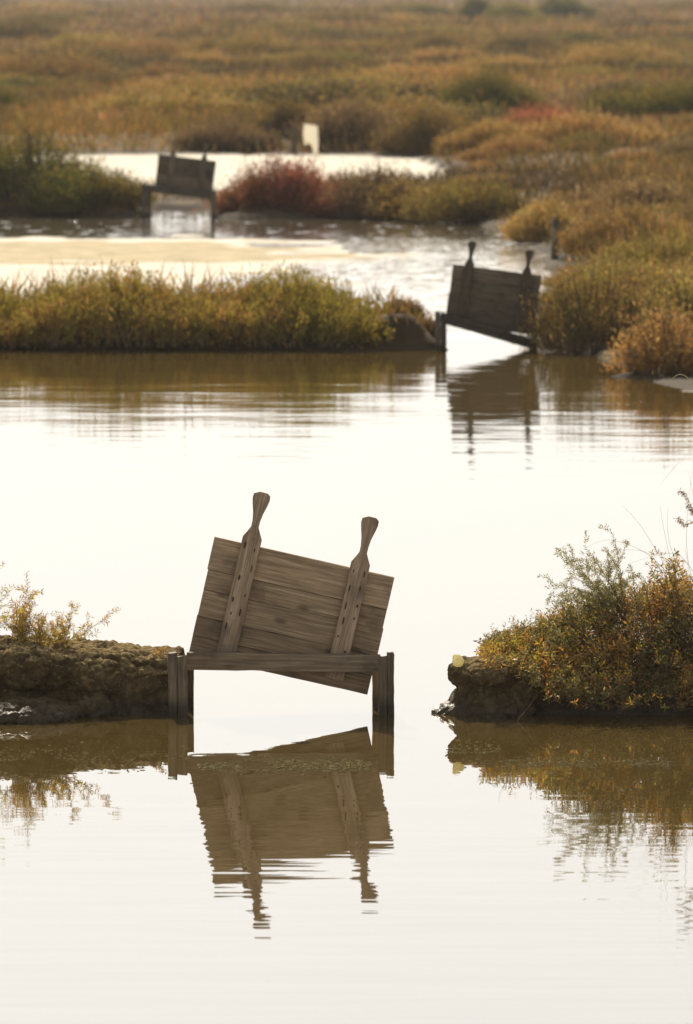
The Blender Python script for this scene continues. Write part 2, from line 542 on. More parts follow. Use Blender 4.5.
def bm_obj(name, bm, mats, parent=None, loc=None, planks=None):
    me = bpy.data.meshes.new(name)
    bm.normal_update()
    bm.to_mesh(me)
    bm.free()
    if planks is not None:
        a = me.attributes.new('Plank', 'FLOAT', 'POINT')
        a.data.foreach_set('value', np.asarray(planks(me), np.float32))
    return link(name, me, mats, parent, loc)


def plank_const(v):
    return lambda me: np.full(len(me.vertices), v)


def ragged(bm, amp, zaxis=True):
    pass


def paddle_outline(bw, bl, pl):
    """front outline of a lifting bar: flat bar, shoulders, narrow neck, paddle grip with clipped corners (u across, v along)"""
    h = bw / 2
    right = [(h, 0), (h, bl - 0.035), (0.6 * h, bl), (0.40 * h, bl + 0.02), (0.40 * h, bl + 0.05), (0.52 * h, bl + 0.09), (0.78 * h, bl + pl * 0.68),
             (0.90 * h, bl + pl * 0.82), (0.88 * h, bl + pl * 0.93), (0.55 * h, bl + pl * 0.995)]
    left = [(-u * 1.03, v) for u, v in reversed(right)]
    left[0] = (-0.30 * h, bl + pl)
    return right + left


def sluice(name, label, Y, org, ang, bw, bh, plank_h, bars, posts, beam, thick=0.028, seed=1, root_loc=None, shade=''):
    """org: top left corner of the board (world X, Z). ang: its tilt. bars: (u, bar length below the board top, above, grip length)"""
    rr = random.Random(seed)
    root = empty(name, root_loc)
    ro = Vector(root_loc)
    tag(root, label, 'sluice gate')
    # board, local frame: x along the top edge, z up the side, origin at its top left corner
    bm = bmesh.new()
    z = 0.0
    ids = []
    for k, ph in enumerate(plank_h):
        nseg = 14
        g = 0.0010
        z0, z1 = z - ph + g, z - g
        l0, l1 = rr.uniform(-0.004, 0.004), rr.uniform(-0.004, 0.004)
        yo = rr.uniform(-0.003, 0.003)
        # plank with a slightly ragged edge
        rows = []
        for i in range(nseg + 1):
            x = l0 + (bw + l1 - l0) * i / nseg
            e0 = rr.uniform(0, 0.0025)
            e1 = rr.uniform(0, 0.0025)
            last = k == len(plank_h) - 1
            first = k == 0
            rows.append([bm.verts.new((x, yo - thick / 2, z0 + e0)), bm.verts.new((x, yo - thick / 2, z1 - e1)),
                         bm.verts.new((x, yo - thick * 0.15, z1 - e1)), bm.verts.new((x, yo - thick * 0.12, z1 + (0 if first else 0.006))),
                         bm.verts.new((x, yo + thick / 2, z1 + (0 if first else 0.006))), bm.verts.new((x, yo + thick / 2, z0 + e0 + (0 if last else 0.010))),
                         bm.verts.new((x, yo + thick * 0.75, z0 + e0 + (0 if last else 0.010))), bm.verts.new((x, yo + thick * 0.75, z0 + e0))])
            ids += [k + 1] * 8
        for i in range(nseg):
            a, b = rows[i], rows[i + 1]
            for j in range(8):
                q = (j + 1) % 8
                bm.faces.new((a[j], b[j], b[q], a[q]))
        bm.faces.new(rows[0][::1])
        bm.faces.new(rows[-1][::-1])
        z -= ph
    bmesh.ops.recalc_face_normals(bm, faces=bm.faces)
    bo = bm_obj('board', bm, M['plank' + shade], root, Vector((org[0], Y, org[1])) - ro, lambda me: np.array(ids, float) + seed * 7)
    bo.rotation_euler = (0, ang, 0)
    for (u, low, top, grip, wid) in bars:
        bm = bmesh.new()
        out = paddle_outline(wid, low + top, grip)
        th = 0.026
        fr = [bm.verts.new((p[0] + rr.uniform(-.0008, .0008), -th / 2, p[1] - low)) for p in out]
        bk = [bm.verts.new((p[0], th / 2, p[1] - low)) for p in out]
        n = len(out)
        bm.faces.new(fr)
        bm.faces.new(bk[::-1])
        for i in range(n):
            j = (i + 1) % n
            bm.faces.new((fr[i], bk[i], bk[j], fr[j]))
        bmesh.ops.recalc_face_normals(bm, faces=bm.faces)
        bmesh.ops.bevel(bm, geom=[e for e in bm.edges if abs(e.verts[0].co.y - e.verts[1].co.y) < 1e-6], offset=0.003, segments=2, affect='EDGES')
        # rust stained nail heads in two rows
        nv = 0
        for k in range(7):
            for sgn in (-1, 1):
                if rr.random() < 0.15:
                    continue
                cz = top - 0.01 - k * (low + top) / 8.2 + rr.uniform(-0.02, 0.02)
                if cz < -low + 0.02 or cz > top - 0.05:
                    continue
                cx = sgn * wid * 0.27 + rr.uniform(-0.006, 0.006)
                rx, rz = rr.uniform(0.0025, 0.0055), rr.uniform(0.005, 0.022)
                ring = [bm.verts.new((cx + math.cos(a) * rx, -th / 2 - 0.0022, cz + math.sin(a) * rz)) for a in np.linspace(0, 6.283, 9)[:-1]]
                ring2 = [bm.verts.new((v.co.x, -th / 2 + 0.004, v.co.z)) for v in ring]
                f = bm.faces.new(ring)
                f.material_index = 1
                for i in range(8):
                    f = bm.faces.new((ring[i], ring2[i], ring2[(i + 1) % 8], ring[(i + 1) % 8]))
                    f.material_index = 1
        bmesh.ops.recalc_face_normals(bm, faces=bm.faces)
        h = bm_obj('lifting_handle', bm, [M['upright' + shade], M['nail']], bo, (u, -thick / 2 - 0.0165, 0), plank_const(rr.uniform(20, 40)))
    for (x0, x1, z0, z1, yy, dy) in posts:
        bm = bmesh.new()
        box_bm(bm, 0, 0, (z0 + z1) / 2, x1 - x0, dy, z1 - z0, 0, 0.004, 0, r=rr)
        bmesh.ops.subdivide_edges(bm, edges=[e for e in bm.edges if abs(e.verts[0].co.z - e.verts[1].co.z) > 0.1], cuts=9)
        for v in bm.verts:
            v.co.x += rr.uniform(-0.0022, 0.0022)
            v.co.y += rr.uniform(-0.002, 0.002)
            if v.co.z > z1 - 0.02:
                v.co.z += rr.uniform(-0.006, 0.004)
        bm_obj('post', bm, M['post' + shade], root, Vector(((x0 + x1) / 2, yy, 0)) - ro, plank_const(rr.uniform(40, 60)))
    (p0, p1, bh_, yy, dy) = beam
    a = math.atan2(p0[1] - p1[1], p1[0] - p0[0])
    ln = math.hypot(p1[0] - p0[0], p1[1] - p0[1])
    bm = bmesh.new()
    box_bm(bm, 0, 0, 0, ln, dy, bh_, 0, 0.003, 0, r=rr)
    bmesh.ops.subdivide_edges(bm, edges=[e for e in bm.edges if abs(e.verts[0].co.x - e.verts[1].co.x) > 0.2], cuts=11)
    for v in bm.verts:
        v.co.z += rr.uniform(-0.002, 0.002)
    b = bm_obj('crossbeam', bm, M['beam' + shade], root, Vector(((p0[0] + p1[0]) / 2, yy, (p0[1] + p1[1]) / 2)) - ro, plank_const(seed * 3.3))
    b.rotation_euler = (0, a, 0)
    return root


def X_(px, Y):
    return at(px, 500, Y).x


def Z_(py, Y):
    return at(PX, py, Y).z


def post_px(x0, x1, ytop, Y, dy):
    return (X_(x0, Y), X_(x1, Y), -0.35, Z_(ytop, Y), Y, dy)


# near gate ---------------------------------------------------------
Y1 = 34.88
k1 = F / Y1
tl = at(215, 536.5, Y1)
sluice('sluice_gate', 'large weathered plank sluice gate tilted in its frame between two near mud banks', Y1, (tl.x, tl.z), R(12.8), 184.6 / k1, 121.8 / k1,
       [0.165, 0.10, 0.135, 0.10, 0.097],
       [(37.0 / k1, 122.0 / k1, 14.5 / k1, 40 / k1, 19.0 / k1), (148.5 / k1, 113.0 / k1, 13.5 / k1, 41 / k1, 19.0 / k1)],
       [post_px(168.0, 176.5, 652, 34.64, 0.06), post_px(177.0, 187.5, 655, 34.66, 0.055), post_px(184.0, 193.0, 664, 34.98, 0.06),
        post_px(379.0, 387.0, 656.5, 34.66, 0.055), post_px(386.6, 394.0, 651.5, 34.70, 0.06), post_px(372.6, 381.5, 664, 34.98, 0.06)],
       ((X_(186.5, 34.80), Z_(660.5, 34.80)), (X_(380.5, 34.80), Z_(662.8, 34.80)), 17.0 / k1, 34.797, 0.05), seed=3, root_loc=(X_(280, Y1), Y1, 0))

# middle gate -------------------------------------------------------
Y2 = 68.5
k2 = F / Y2
tl = at(453.0, 264.0, Y2)
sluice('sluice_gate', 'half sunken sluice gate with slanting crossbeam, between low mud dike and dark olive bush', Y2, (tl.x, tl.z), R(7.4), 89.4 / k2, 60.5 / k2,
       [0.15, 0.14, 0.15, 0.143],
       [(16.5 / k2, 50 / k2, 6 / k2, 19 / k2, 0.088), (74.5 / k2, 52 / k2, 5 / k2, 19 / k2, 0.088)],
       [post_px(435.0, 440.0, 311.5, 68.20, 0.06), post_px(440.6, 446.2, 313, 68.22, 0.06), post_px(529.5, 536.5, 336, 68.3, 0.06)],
       ((X_(440, 68.36), Z_(317, 68.36)), (X_(537, 68.36), Z_(345.5, 68.36)), 10.0 / k2, 68.36, 0.06), seed=5, shade='_old', root_loc=(X_(490, Y2), Y2, 0))

# third gate --------------------------------------------------------
Y3 = 104.6
k3 = F / Y3
tl = at(158.6, 154.0, Y3)
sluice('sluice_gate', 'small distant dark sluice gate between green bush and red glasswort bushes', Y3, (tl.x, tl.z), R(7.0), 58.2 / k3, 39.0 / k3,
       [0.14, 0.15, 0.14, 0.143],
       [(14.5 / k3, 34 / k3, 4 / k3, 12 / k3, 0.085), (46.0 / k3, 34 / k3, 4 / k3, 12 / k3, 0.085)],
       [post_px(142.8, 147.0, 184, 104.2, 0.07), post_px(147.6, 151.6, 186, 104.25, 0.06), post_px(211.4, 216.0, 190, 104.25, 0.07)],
       ((X_(147, 104.42), Z_(188, 104.42)), (X_(216, 104.42), Z_(195, 104.42)), 7.5 / k3, 104.42, 0.06), seed=9, shade='_old', root_loc=(X_(185, Y3), Y3, 0))

# ------------------------------------------------------------------ ground sheet
LAND = {
    'right': [(1600, 440), (760, 382), (700, 376), (640, 371), (628, 366), (606, 351), (537, 348), (537, 336), (556, 322), (562, 292), (556, 264), (530, 240), (500, 229), (470, 223),
              (400, 219), (335, 218), (216, 219), (216, 204), (330, 199), (440, 190), (452, 172), (420, 158), (500, 150), (1600, 150)],
    'sill': [(130, 210), (228, 210), (228, 198), (130, 198)],
    'third': [(143, 219), (30, 216), (-900, 214), (-900, 200), (143, 204)],
    'second': [(446, 350), (380, 351), (200, 348), (-900, 345), (-900, 336.5), (380, 338), (446, 339)],
    'far': [(-1200, 157), (280, 156), (420, 158), (1600, 153), (1600, -24), (-1200, -24)],
}
FLAT = {
    'salt': [(-1000, 205), (145, 205), (215, 205), (330, 200), (440, 190), (455, 170), (420, 157), (280, 155), (-1000, 156)],
    'crust': [(-900, 290), (200, 288), (300, 283), (345, 268), (340, 250), (260, 240), (100, 237), (-900, 239)],
    'spit': [(636, 378), (690, 388), (790, 400), (790, 368), (640, 368)],
    'bar': [(-900, 266), (200, 266), (300, 263), (325, 256), (320, 248), (250, 244), (100, 243), (-900, 244)],
}


def polyw(pp):
    return np.array([gnd(x, y) for x, y in pp])


def sdist(P, poly):
    """signed distance, positive inside"""
    n = len(poly)
    best = np.full(len(P), 1e9)
    ins = np.zeros(len(P), bool)
    for i in range(n):
        a, b = poly[i], poly[(i + 1) % n]
        ab = b - a
        t = np.clip(((P - a) @ ab) / (ab @ ab), 0, 1)
        best = np.minimum(best, np.linalg.norm(P - a - t[:, None] * ab, axis=1))
        c = ((a[1] > P[:, 1]) != (b[1] > P[:, 1]))
        with np.errstate(divide='ignore', invalid='ignore'):
            xi = (b[0] - a[0]) * (P[:, 1] - a[1]) / (b[1] - a[1]) + a[0]
        ins ^= c & (P[:, 0] < xi)
    return np.where(ins, best, -best)


LW = {k: polyw(v) for k, v in LAND.items()}
FW = {k: polyw(v) for k, v in FLAT.items()}
HEIGHT = {'sill': (0.04, 0.4), 'right': (0.22, 1.6), 'third': (0.13, 0.5), 'second': (0.25, 0.35), 'far': (0.25, 3.0)}


def smooth(t):
    t = np.clip(t, 0, 1)
    return t * t * (3 - 2 * t)


def ground_z(P):
    """height and which kind of soil at world points"""
    P3 = np.column_stack([P, np.zeros(len(P))])
    wob = (fbm(P3 * 0.9, 3, 5) - 0.5)
    z = np.full(len(P), -0.22) + 0.06 * (fbm(P3 * 0.25, 3, 2) - 0.5)
    kind = np.zeros(len(P))
    for k, p in FW.items():
        s = sdist(P, p) + wob * (3.5 if k in ('bar', 'crust') else 1.6)
        zz = -0.22 + (0.235 if k != 'bar' else 0.243) * smooth((s + 0.8) / 1.2) + 0.012 * wob
        kind = np.where(zz > z, np.where(s > -0.3, 1.0 if k in ('salt', 'crust', 'spit') else 2.0, kind), kind)
        z = np.maximum(z, zz)
    for k, p in LW.items():
        h, w = HEIGHT[k]
        s = sdist(P, p) + wob * (0.5 if k != 'second' else 0.22)
        zz = -0.22 + (0.22 + 0.06) * smooth((s + 0.25) / 0.3) + h * smooth(s / w) * (0.75 + 0.5 * fbm(P3 * 0.5, 3, 8))
        kind = np.where(((zz > z - 0.02) & (s > -0.5)) | ((s > -1.3) & (k in ('third', 'right', 'sill')) & (P[:, 1] < 112)), 3.0, kind)
        z = np.maximum(z, zz)
    return z, kind


def build_ground():
    py = np.concatenate([np.arange(1500, 430, -6.0), np.arange(430, 140, -0.5), np.arange(140, -24, -1.0), [-24.5, -26, -27.5, -28.5]])
    Ys = np.array([gnd(PX, v)[1] for v in py])
    Ys = np.concatenate([[2.0, 6.0], Ys])
    q = np.concatenate([[-9000, -6000, -4000, -2600, -1800, -1300], np.arange(-1000, 1700, 8.0), [1900, 2400, 3200, 4600, 6800, 9700]])
    gx = (q[None, :] - PX) / F * Ys[:, None]
    gy = np.repeat(Ys[:, None], len(q), 1)
    P = np.column_stack([gx.ravel(), gy.ravel()])
    z, kind = ground_z(P)
    P3 = np.column_stack([P, z])
    n = fbm(P3 * np.array([0.25, 0.08, 1]), 4, 3)[:, None]
    mud = np.array([0.10, 0.075, 0.042])
    salt = np.array([0.60, 0.54, 0.43])
    silt = np.array([0.40, 0.32, 0.19])
    litter = np.array([0.12, 0.075, 0.03])
    col = np.where(kind[:, None] == 1, salt, np.where(kind[:, None] == 2, silt, np.where(kind[:, None] == 3, litter * (0.6 + 0.8 * n), mud)))
    shore = (kind == 3) & (z < 0.10)
    col[shore] = np.array([0.05, 0.036, 0.02])
    dike = (kind == 3) & (P[:, 1] > 66) & (P[:, 1] < 71.5) & (P[:, 0] < 1.2)
    col[dike] = np.array([0.055, 0.037, 0.019])
    z = z + np.where(dike, 0.10 * (fbm(P3 * np.array([5.0, 5.0, 1]), 4, 77) - 0.5), 0)
    P3[:, 2] = z
    nr, nc = len(Ys), len(q)
    i = np.arange(nr - 1)[:, None] * nc + np.arange(nc - 1)[None, :]
    f = np.stack([i, i + 1, i + nc + 1, i + nc], -1).reshape(-1, 4)
    me = mesh_np('ground', P3, f.ravel(), np.full(len(f), 4), col, True)
    o = link('ground', me, M['ground'])
    tag(o, 'muddy marsh ground with salt flats and low dikes', None, None, 'structure')


build_ground()

me = mesh_np('water', [(-150, 1, 0), (150, 1, 0), (150, 158, 0), (-150, 158, 0)], [0, 1, 2, 3], [4])
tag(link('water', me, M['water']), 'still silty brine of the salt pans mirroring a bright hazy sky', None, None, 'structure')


# ------------------------------------------------------------------ near mud banks
def loft(bm, xs, prof):
    """closed ridge along X; prof(x) -> list of (y, z)"""
    rows = []
    for x in xs:
        rows.append([bm.verts.new((x, y, z)) for y, z in prof(x)])
    m = len(rows[0])
    for a, b in zip(rows[:-1], rows[1:]):
        for j in range(m):
            k = (j + 1) % m
            bm.faces.new((a[j], b[j], b[k], a[k]))
    bm.faces.new(rows[0][::-1])
    bm.faces.new(rows[-1])


def blob(bm, c, r, sub=3, rot=0.0):
    g = bmesh.ops.create_icosphere(bm, subdivisions=sub, radius=1.0)
    cr, sr = math.cos(rot), math.sin(rot)
    for v in g['verts']:
        x, y, z = v.co.x * r[0], v.co.y * r[1], v.co.z * r[2]
        v.co = Vector((c[0] + x * cr + z * sr, c[1] + y, c[2] - x * sr + z * cr))


def bank(name, bm, voxel, amp, label, cell=0.085):
    bmesh.ops.recalc_face_normals(bm, faces=bm.faces)
    me = bpy.data.meshes.new(name + '_rough')
    bm.to_mesh(me)
    bm.free()
    o = bpy.data.objects.new(name, me)
    C.objects.link(o)
    md = o.modifiers.new('fuse', 'REMESH')
    md.mode = 'VOXEL'
    md.voxel_size = voxel
    dg = bpy.context.evaluated_depsgraph_get()
    ev = bpy.data.meshes.new_from_object(o.evaluated_get(dg))
    o.modifiers.clear()
    o.data = ev
    n = len(ev.vertices)
    co = np.zeros(n * 3)
    ev.vertices.foreach_get('co', co)
    co = co.reshape(-1, 3)
    nm = np.zeros(n * 3)
    ev.vertices.foreach_get('normal', nm)
    nm = nm.reshape(-1, 3)
    warp = np.stack([fbm(co * 9, 3, s) for s in (11, 12, 13)], 1) - 0.5
    f1, f2 = worley((co + warp * 0.06) / cell, 4)
    g1, g2 = worley((co + warp * 0.03) / (cell * 0.42), 9)
    d = (0.42 - f1) * 0.22 + np.minimum(f2 - f1, 0.13) * 2.4 - 0.2 + (fbm(co * 13, 4, 61) - 0.5) * 0.9
    d = d + (0.4 - g1) * 0.22 + (fbm(co * 55, 3, 21) - 0.5) * 0.35 + (fbm(co * 3, 3, 31) - 0.5) * 0.8
    k = 1.0 - 0.35 * smooth((0.05 - co[:, 2]) / 0.08)
    co = co + nm * (amp * d * k)[:, None]
    ev.vertices.foreach_set('co', co.ravel())
    ev.polygons.foreach_set('use_smooth', np.ones(len(ev.polygons), bool))
    ev.update()
    ev.materials.append(M['mud'])
    tag(o, label, None, None, 'structure')
    return o


def left_prof(x):
    t = np.clip((-0.86 - x) / 0.9, 0, 1.4)
    top = 0.265 + 0.075 * t
    if x < -3.2:
        top = max(0.2, top - 0.03 * (-3.2 - x))
    f = 34.70 + 0.02 * math.sin(x * 5)
    return [(f - 0.03, -0.3), (f - 0.01, 0.0), (f + 0.02, 0.7 * top), (f + 0.10, 0.95 * top), (f + 0.28, top), (f + 0.6, 0.98 * top), (f + 0.85, 0.75 * top), (f + 1.1, 0.0), (f + 1.2, -0.3)]


bm = bmesh.new()
loft(bm, [-6.5, -5, -4, -3.2, -2.8, -2.4, -2.1, -1.8, -1.6, -1.4, -1.2, -1.0, -0.83], left_prof)
blob(bm, (-1.62, 34.58, 0.015), (0.33, 0.34, 0.075))
blob(bm, (-2.15, 34.50, 0.03), (0.50, 0.42, 0.09))
blob(bm, (-1.24, 34.66, 0.03), (0.085, 0.11, 0.07))
blob(bm, (-1.52, 34.72, 0.22), (0.22, 0.12, 0.11))
blob(bm, (-1.22, 34.74, 0.17), (0.14, 0.09, 0.10))
bank('mud_bank', bm, 0.010, 0.052, 'cracked crumbling mud bank left of the near sluice gate')


def right_prof(x):
    t = np.clip((x - 0.75) / 0.9, 0, 1.2)
    top = 0.15 + 0.07 * t
    if x > 3.2:
        top = max(0.2, top - 0.04 * (x - 3.2))
    f = 34.74 - 0.06 * t
    return [(f - 0.05, -0.3), (f - 0.02, -0.02), (f + 0.03, 0.6 * top), (f + 0.15, 0.92 * top), (f + 0.4, top), (f + 0.7, 0.95 * top), (f + 1.0, 0.7 * top), (f + 1.3, 0.0), (f + 1.4, -0.3)]


bm = bmesh.new()
loft(bm, [0.80, 0.95, 1.1, 1.3, 1.5, 1.8, 2.2, 2.6, 3.2, 4, 5, 6.5], right_prof)
blob(bm, (0.70, 34.82, 0.185), (0.190, 0.26, 0.085), rot=0.05)
blob(bm, (0.585, 34.80, 0.195), (0.085, 0.16, 0.072))
blob(bm, (0.73, 34.84, 0.02), (0.235, 0.30, 0.165))
blob(bm, (0.58, 34.80, -0.02), (0.165, 0.2, 0.085))
blob(bm, (0.86, 34.90, 0.12), (0.20, 0.24, 0.12))
bank('mud_bank', bm, 0.010, 0.042, 'dark overhanging mud bank under the bushes right of the near sluice gate')

# pale crusted clod on the nose of the right bank
bm = bmesh.new()
blob(bm, (0, 0, 0), (0.036, 0.03, 0.036), 4)
for v in bm.verts:
    n_ = fbm(np.array([[v.co.x * 40, v.co.y * 40, v.co.z * 40]]), 3, 2)[0]
    v.co *= 0.50 + 0.7 * n_
for f in bm.faces:
    f.smooth = True
p = at(458, 661, 34.70)
tag(bm_obj('clod', bm, M['stone'], None, p), 'pale yellow sunlit clod on the nose of the right mud bank', 'clod')

# ------------------------------------------------------------------ plants on the near banks
YG = [(0.36, 0.33, 0.03), (0.46, 0.36, 0.03), (0.28, 0.26, 0.03), (0.52, 0.34, 0.04)]
MAUVE = [(0.36, 0.20, 0.15), (0.44, 0.24, 0.15), (0.36, 0.25, 0.10)]
OLIVE = [(0.15, 0.135, 0.035), (0.21, 0.18, 0.045), (0.10, 0.09, 0.03), (0.26, 0.18, 0.05)]
RUST = [(0.38, 0.18, 0.035), (0.46, 0.25, 0.035), (0.30, 0.15, 0.045), (0.24, 0.17, 0.04)]


def tuft(label, px, py, Y, stems, seed, pal=YG, tip=MAUVE, name='seablite_plant', cat='plant'):
    """stems: (px, py) of each tip; the plant rises from (px, py)"""
    P = Plant(seed)
    b = at(px, py, Y)
    for (tx, ty, kids) in stems:
        e = at(tx, ty, Y + P.r.uniform(-0.12, 0.12))
        s = np.array(b) + P.r.normal(size=3) * (np.array([0.03, 0.03, 0.0]) if len(stems) > 4 else np.zeros(3))
        v = np.array(e) - s
        ln = np.linalg.norm(v)
        P.stem(s, v + np.array([0, 0, 0.02]), ln * 1.03, 0.0020, 12, 0.09, 0.027, 0.0060, 0.0045, pal, 0, kids, 0.33, tip, 0.05, 0.75)
    return P.build(name, label, cat, b)


tuft('tall upright seablite with mauve tips on the left mud bank', 20, 642, 34.98, [(22, 577, 5), (14, 600, 4), (9, 612, 4), (30, 598, 4), (46, 594, 4), (36, 612, 4), (26, 618, 3), (18, 622, 4), (40, 625, 3), (5, 622, 3), (12, 616, 4), (24, 608, 4), (34, 622, 4), (2, 610, 4), (28, 626, 4), (10, 628, 4), (44, 612, 3), (20, 596, 4)], 11)
tuft('sprawling seablite whose bare stems lean right toward the near gate', 62, 646, 34.95, [(106, 612, 5), (100, 638, 3), (84, 616, 4), (72, 618, 4), (58, 622, 4), (92, 628, 3), (50, 626, 3), (78, 634, 2), (44, 622, 4), (66, 628, 4), (54, 632, 4), (38, 628, 4), (76, 624, 3), (62, 614, 4)], 12)
tuft('bushy yellow seablite at the left edge of the bank', -12, 640, 35.0, [(4, 590, 4), (-8, 570, 5), (-20, 580, 4), (-2, 606, 4), (8, 612, 4), (-30, 600, 4), (2, 622, 3), (-16, 612, 4)], 13)
tuft('low spreading yellow green seablite filling the gap at the foot of the tall one', 38, 645, 34.9, [(28, 620, 4), (36, 614, 4), (46, 618, 4), (54, 624, 4), (60, 630, 3), (22, 626, 4), (42, 628, 4), (66, 634, 3), (16, 634, 3), (50, 634, 3), (31, 630, 4), (72, 640, 2)], 15)
tuft('leafless dry sprig on the bank crest beside the left gate post', 158, 657, 34.9, [(153, 649, 1), (160, 646, 1), (165, 651, 0)], 14, RUST, RUST, 'dry_sprig', 'sprig')


# sea purslane covering the right bank
MIX = [(0.30, 0.25, 0.035), (0.38, 0.27, 0.035), (0.22, 0.19, 0.035), (0.42, 0.25, 0.045)]


def purslane():
    r = np.random.default_rng(21)
    top_line = np.array([(484, 652), (500, 640), (530, 628), (545, 618), (560, 610), (590, 601), (620, 594), (650, 587), (700, 577), (820, 570), (1000, 590)])
    low_line = np.array([(484, 662), (505, 664), (525, 676), (545, 694), (580, 700), (620, 704), (693, 708), (1000, 712)])
    Pl = Plant(22)
    segs = 0
    n = 9200
    for i in range(n):
        px = 484 + (r.uniform() ** 1.0) * 470
        t = np.interp(px, top_line[:, 0], top_line[:, 1])
        b = np.interp(px, low_line[:, 0], low_line[:, 1])
        v = r.uniform() ** 0.8 if i < 6600 else r.uniform(0.02, 0.5)
        py = t + (b - t) * v + r.normal() * 3
        # crown slopes away: low sprigs stand near the water, high ones further back
        Y = 35.30 - 0.80 * v + r.normal() * 0.12 + (0.10 if px < 545 else 0) + (0.3 * r.uniform() if i >= 6600 else 0)
        p = np.array(at(px, py, Y))
        p[2] = max(p[2], 0.035)
        lean = np.array([r.normal() * 0.4 - (0.25 if px < 560 else 0), -0.35 * v + r.normal() * 0.35, 0.9 - 0.45 * v])
        ln = r.uniform(0.055, 0.13) * (1.1 - 0.25 * v)
        gap = vnoise(np.array([[p[0] * 9, p[1] * 7, p[2] * 14]]), 19)[0]
        if gap < 0.30 and v > 0.15:
            continue
        if v < 0.12 and r.uniform() < 0.22:
            ln *= r.uniform(1.4, 2.1)
        big = 0.65 + 0.85 * vnoise(np.array([[p[0] * 4, p[1] * 4, p[2] * 5]]), 23)[0]
        patch = vnoise(np.array([[p[0] * 6, p[1] * 5, p[2] * 8]]), 3)[0]
        pal = RUST if patch > 0.62 else (OLIVE if patch < 0.56 else MIX)
        if r.uniform() < 0.12:
            pal = RUST
        base = p - unit(lean) * ln * 0.6
        base[2] = max(base[2], 0.03)
        Pl.stem(base, lean, ln, 0.0016, 4, 0.12, 0.029 * big, 0.0088 * big, 0.0085, pal, 9, 0, 0.3, None, 0.1, 0.85)
    # upright sprigs on top of the bank, behind the cushion
    for i in range(1300):
        p = np.array([r.uniform(0.85, 3.0), r.uniform(34.95, 35.6), 0.15])
        Pl.stem(p, (r.normal() * 0.3, r.normal() * 0.3, 1), r.uniform(0.12, 0.22), 0.0017, 6, 0.12, 0.026, 0.0085, 0.009, OLIVE if i % 3 else RUST, 9, 0, 0.3, None, 0.1, 0.85)
    # bare woody stems hanging under the cushion
    # dead twigs and straws poking out
    for i in range(170):
        px = 500 + r.uniform() * 440
        t = np.interp(px, top_line[:, 0], top_line[:, 1])
        b = np.interp(px, low_line[:, 0], low_line[:, 1])
        v = r.uniform(0, 0.95)
        p = np.array(at(px, t + (b - t) * v, 35.2 - 0.85 * v))
        p[2] = max(p[2], 0.05)
        Pl.stem(p, (r.normal() * 0.8, -0.6, r.uniform(-0.5, 0.8)), r.uniform(0.06, 0.17), 0.0017, 6, 0.16, 0.012, 0.003, 0.03 if i % 2 else 0, RUST, 9)
    for i in range(150):
        px = 530 + r.uniform() * 420
        Y = 34.72 + r.uniform() * 0.25
        b = np.interp(px, low_line[:, 0], low_line[:, 1])
        p = np.array(at(px, b - r.uniform(0, 22), Y))
        p[2] = max(p[2], 0.05)
        Pl.stem(p, (r.normal() * 0.6, -0.5, -0.5), r.uniform(0.05, 0.14), 0.0028, 5, 0.25, 0, 0, 0, OLIVE, 9)
    o = Pl.build('purslane_bush', 'dense olive and rust leaved purslane cushion covering the near right bank', 'bush', at(600, 690, 34.9))


purslane()


def feathery():
    P = Plant(31)
    b = at(622, 622, 35.1)
    pal = [(0.24, 0.21, 0.085), (0.30, 0.25, 0.10), (0.18, 0.16, 0.07)]
    for (tx, ty, k) in [(584, 552, 8), (566, 566, 9), (556, 590, 8), (574, 580, 8), (600, 556, 7), (620, 540, 5), (626, 536, 4), (590, 600, 7), (610, 575, 7), (634, 572, 6), (562, 578, 8), (578, 560, 8), (596, 572, 7), (584, 596, 7), (552, 600, 6)]:
        e = np.array(at(tx, ty, 35.1 + P.r.uniform(-0.15, 0.15)))
        s = np.array(b) + P.r.normal(size=3) * np.array([0.05, 0.05, 0.01])
        v = e - s
        P.stem(s, v + np.array([0.0, 0, 0.10]), np.linalg.norm(v) * 1.06, 0.0020, 14, 0.05, 0.021, 0.0056, 0.0032, pal, 0, k, 0.34, None, 0.2, 0.7, 0.10)
    P.build('wormwood_bush', 'feathery grey green sprays arching left above the purslane cushion', 'bush', b)


feathery()


def russet():
    P = Plant(41)
    b = at(672, 625, 35.0)
    for (tx, ty, k) in [(646, 562, 4), (655, 556, 5), (662, 552, 5), (670, 560, 5), (640, 580, 4), (684, 566, 5), (650, 590, 4), (700, 560, 5), (676, 585, 4), (664, 580, 4), (692, 590, 4), (715, 570, 5)]:
        e = np.array(at(tx, ty, 35.0 + P.r.uniform(-0.15, 0.15)))
        s = np.array(b) + P.r.normal(size=3) * np.array([0.06, 0.05, 0.01])
        v = e - s
        P.stem(s, v, np.linalg.norm(v), 0.0030, 10, 0.07, 0.030, 0.011, 0.0075, RUST[2:] + OLIVE, 0, k, 0.3, MIX + RUST[:1], 0.15, 0.75)
    P.build('orache_bush', 'russet tipped broad leaved bush at the right edge of the near bank', 'bush', b)


russet()


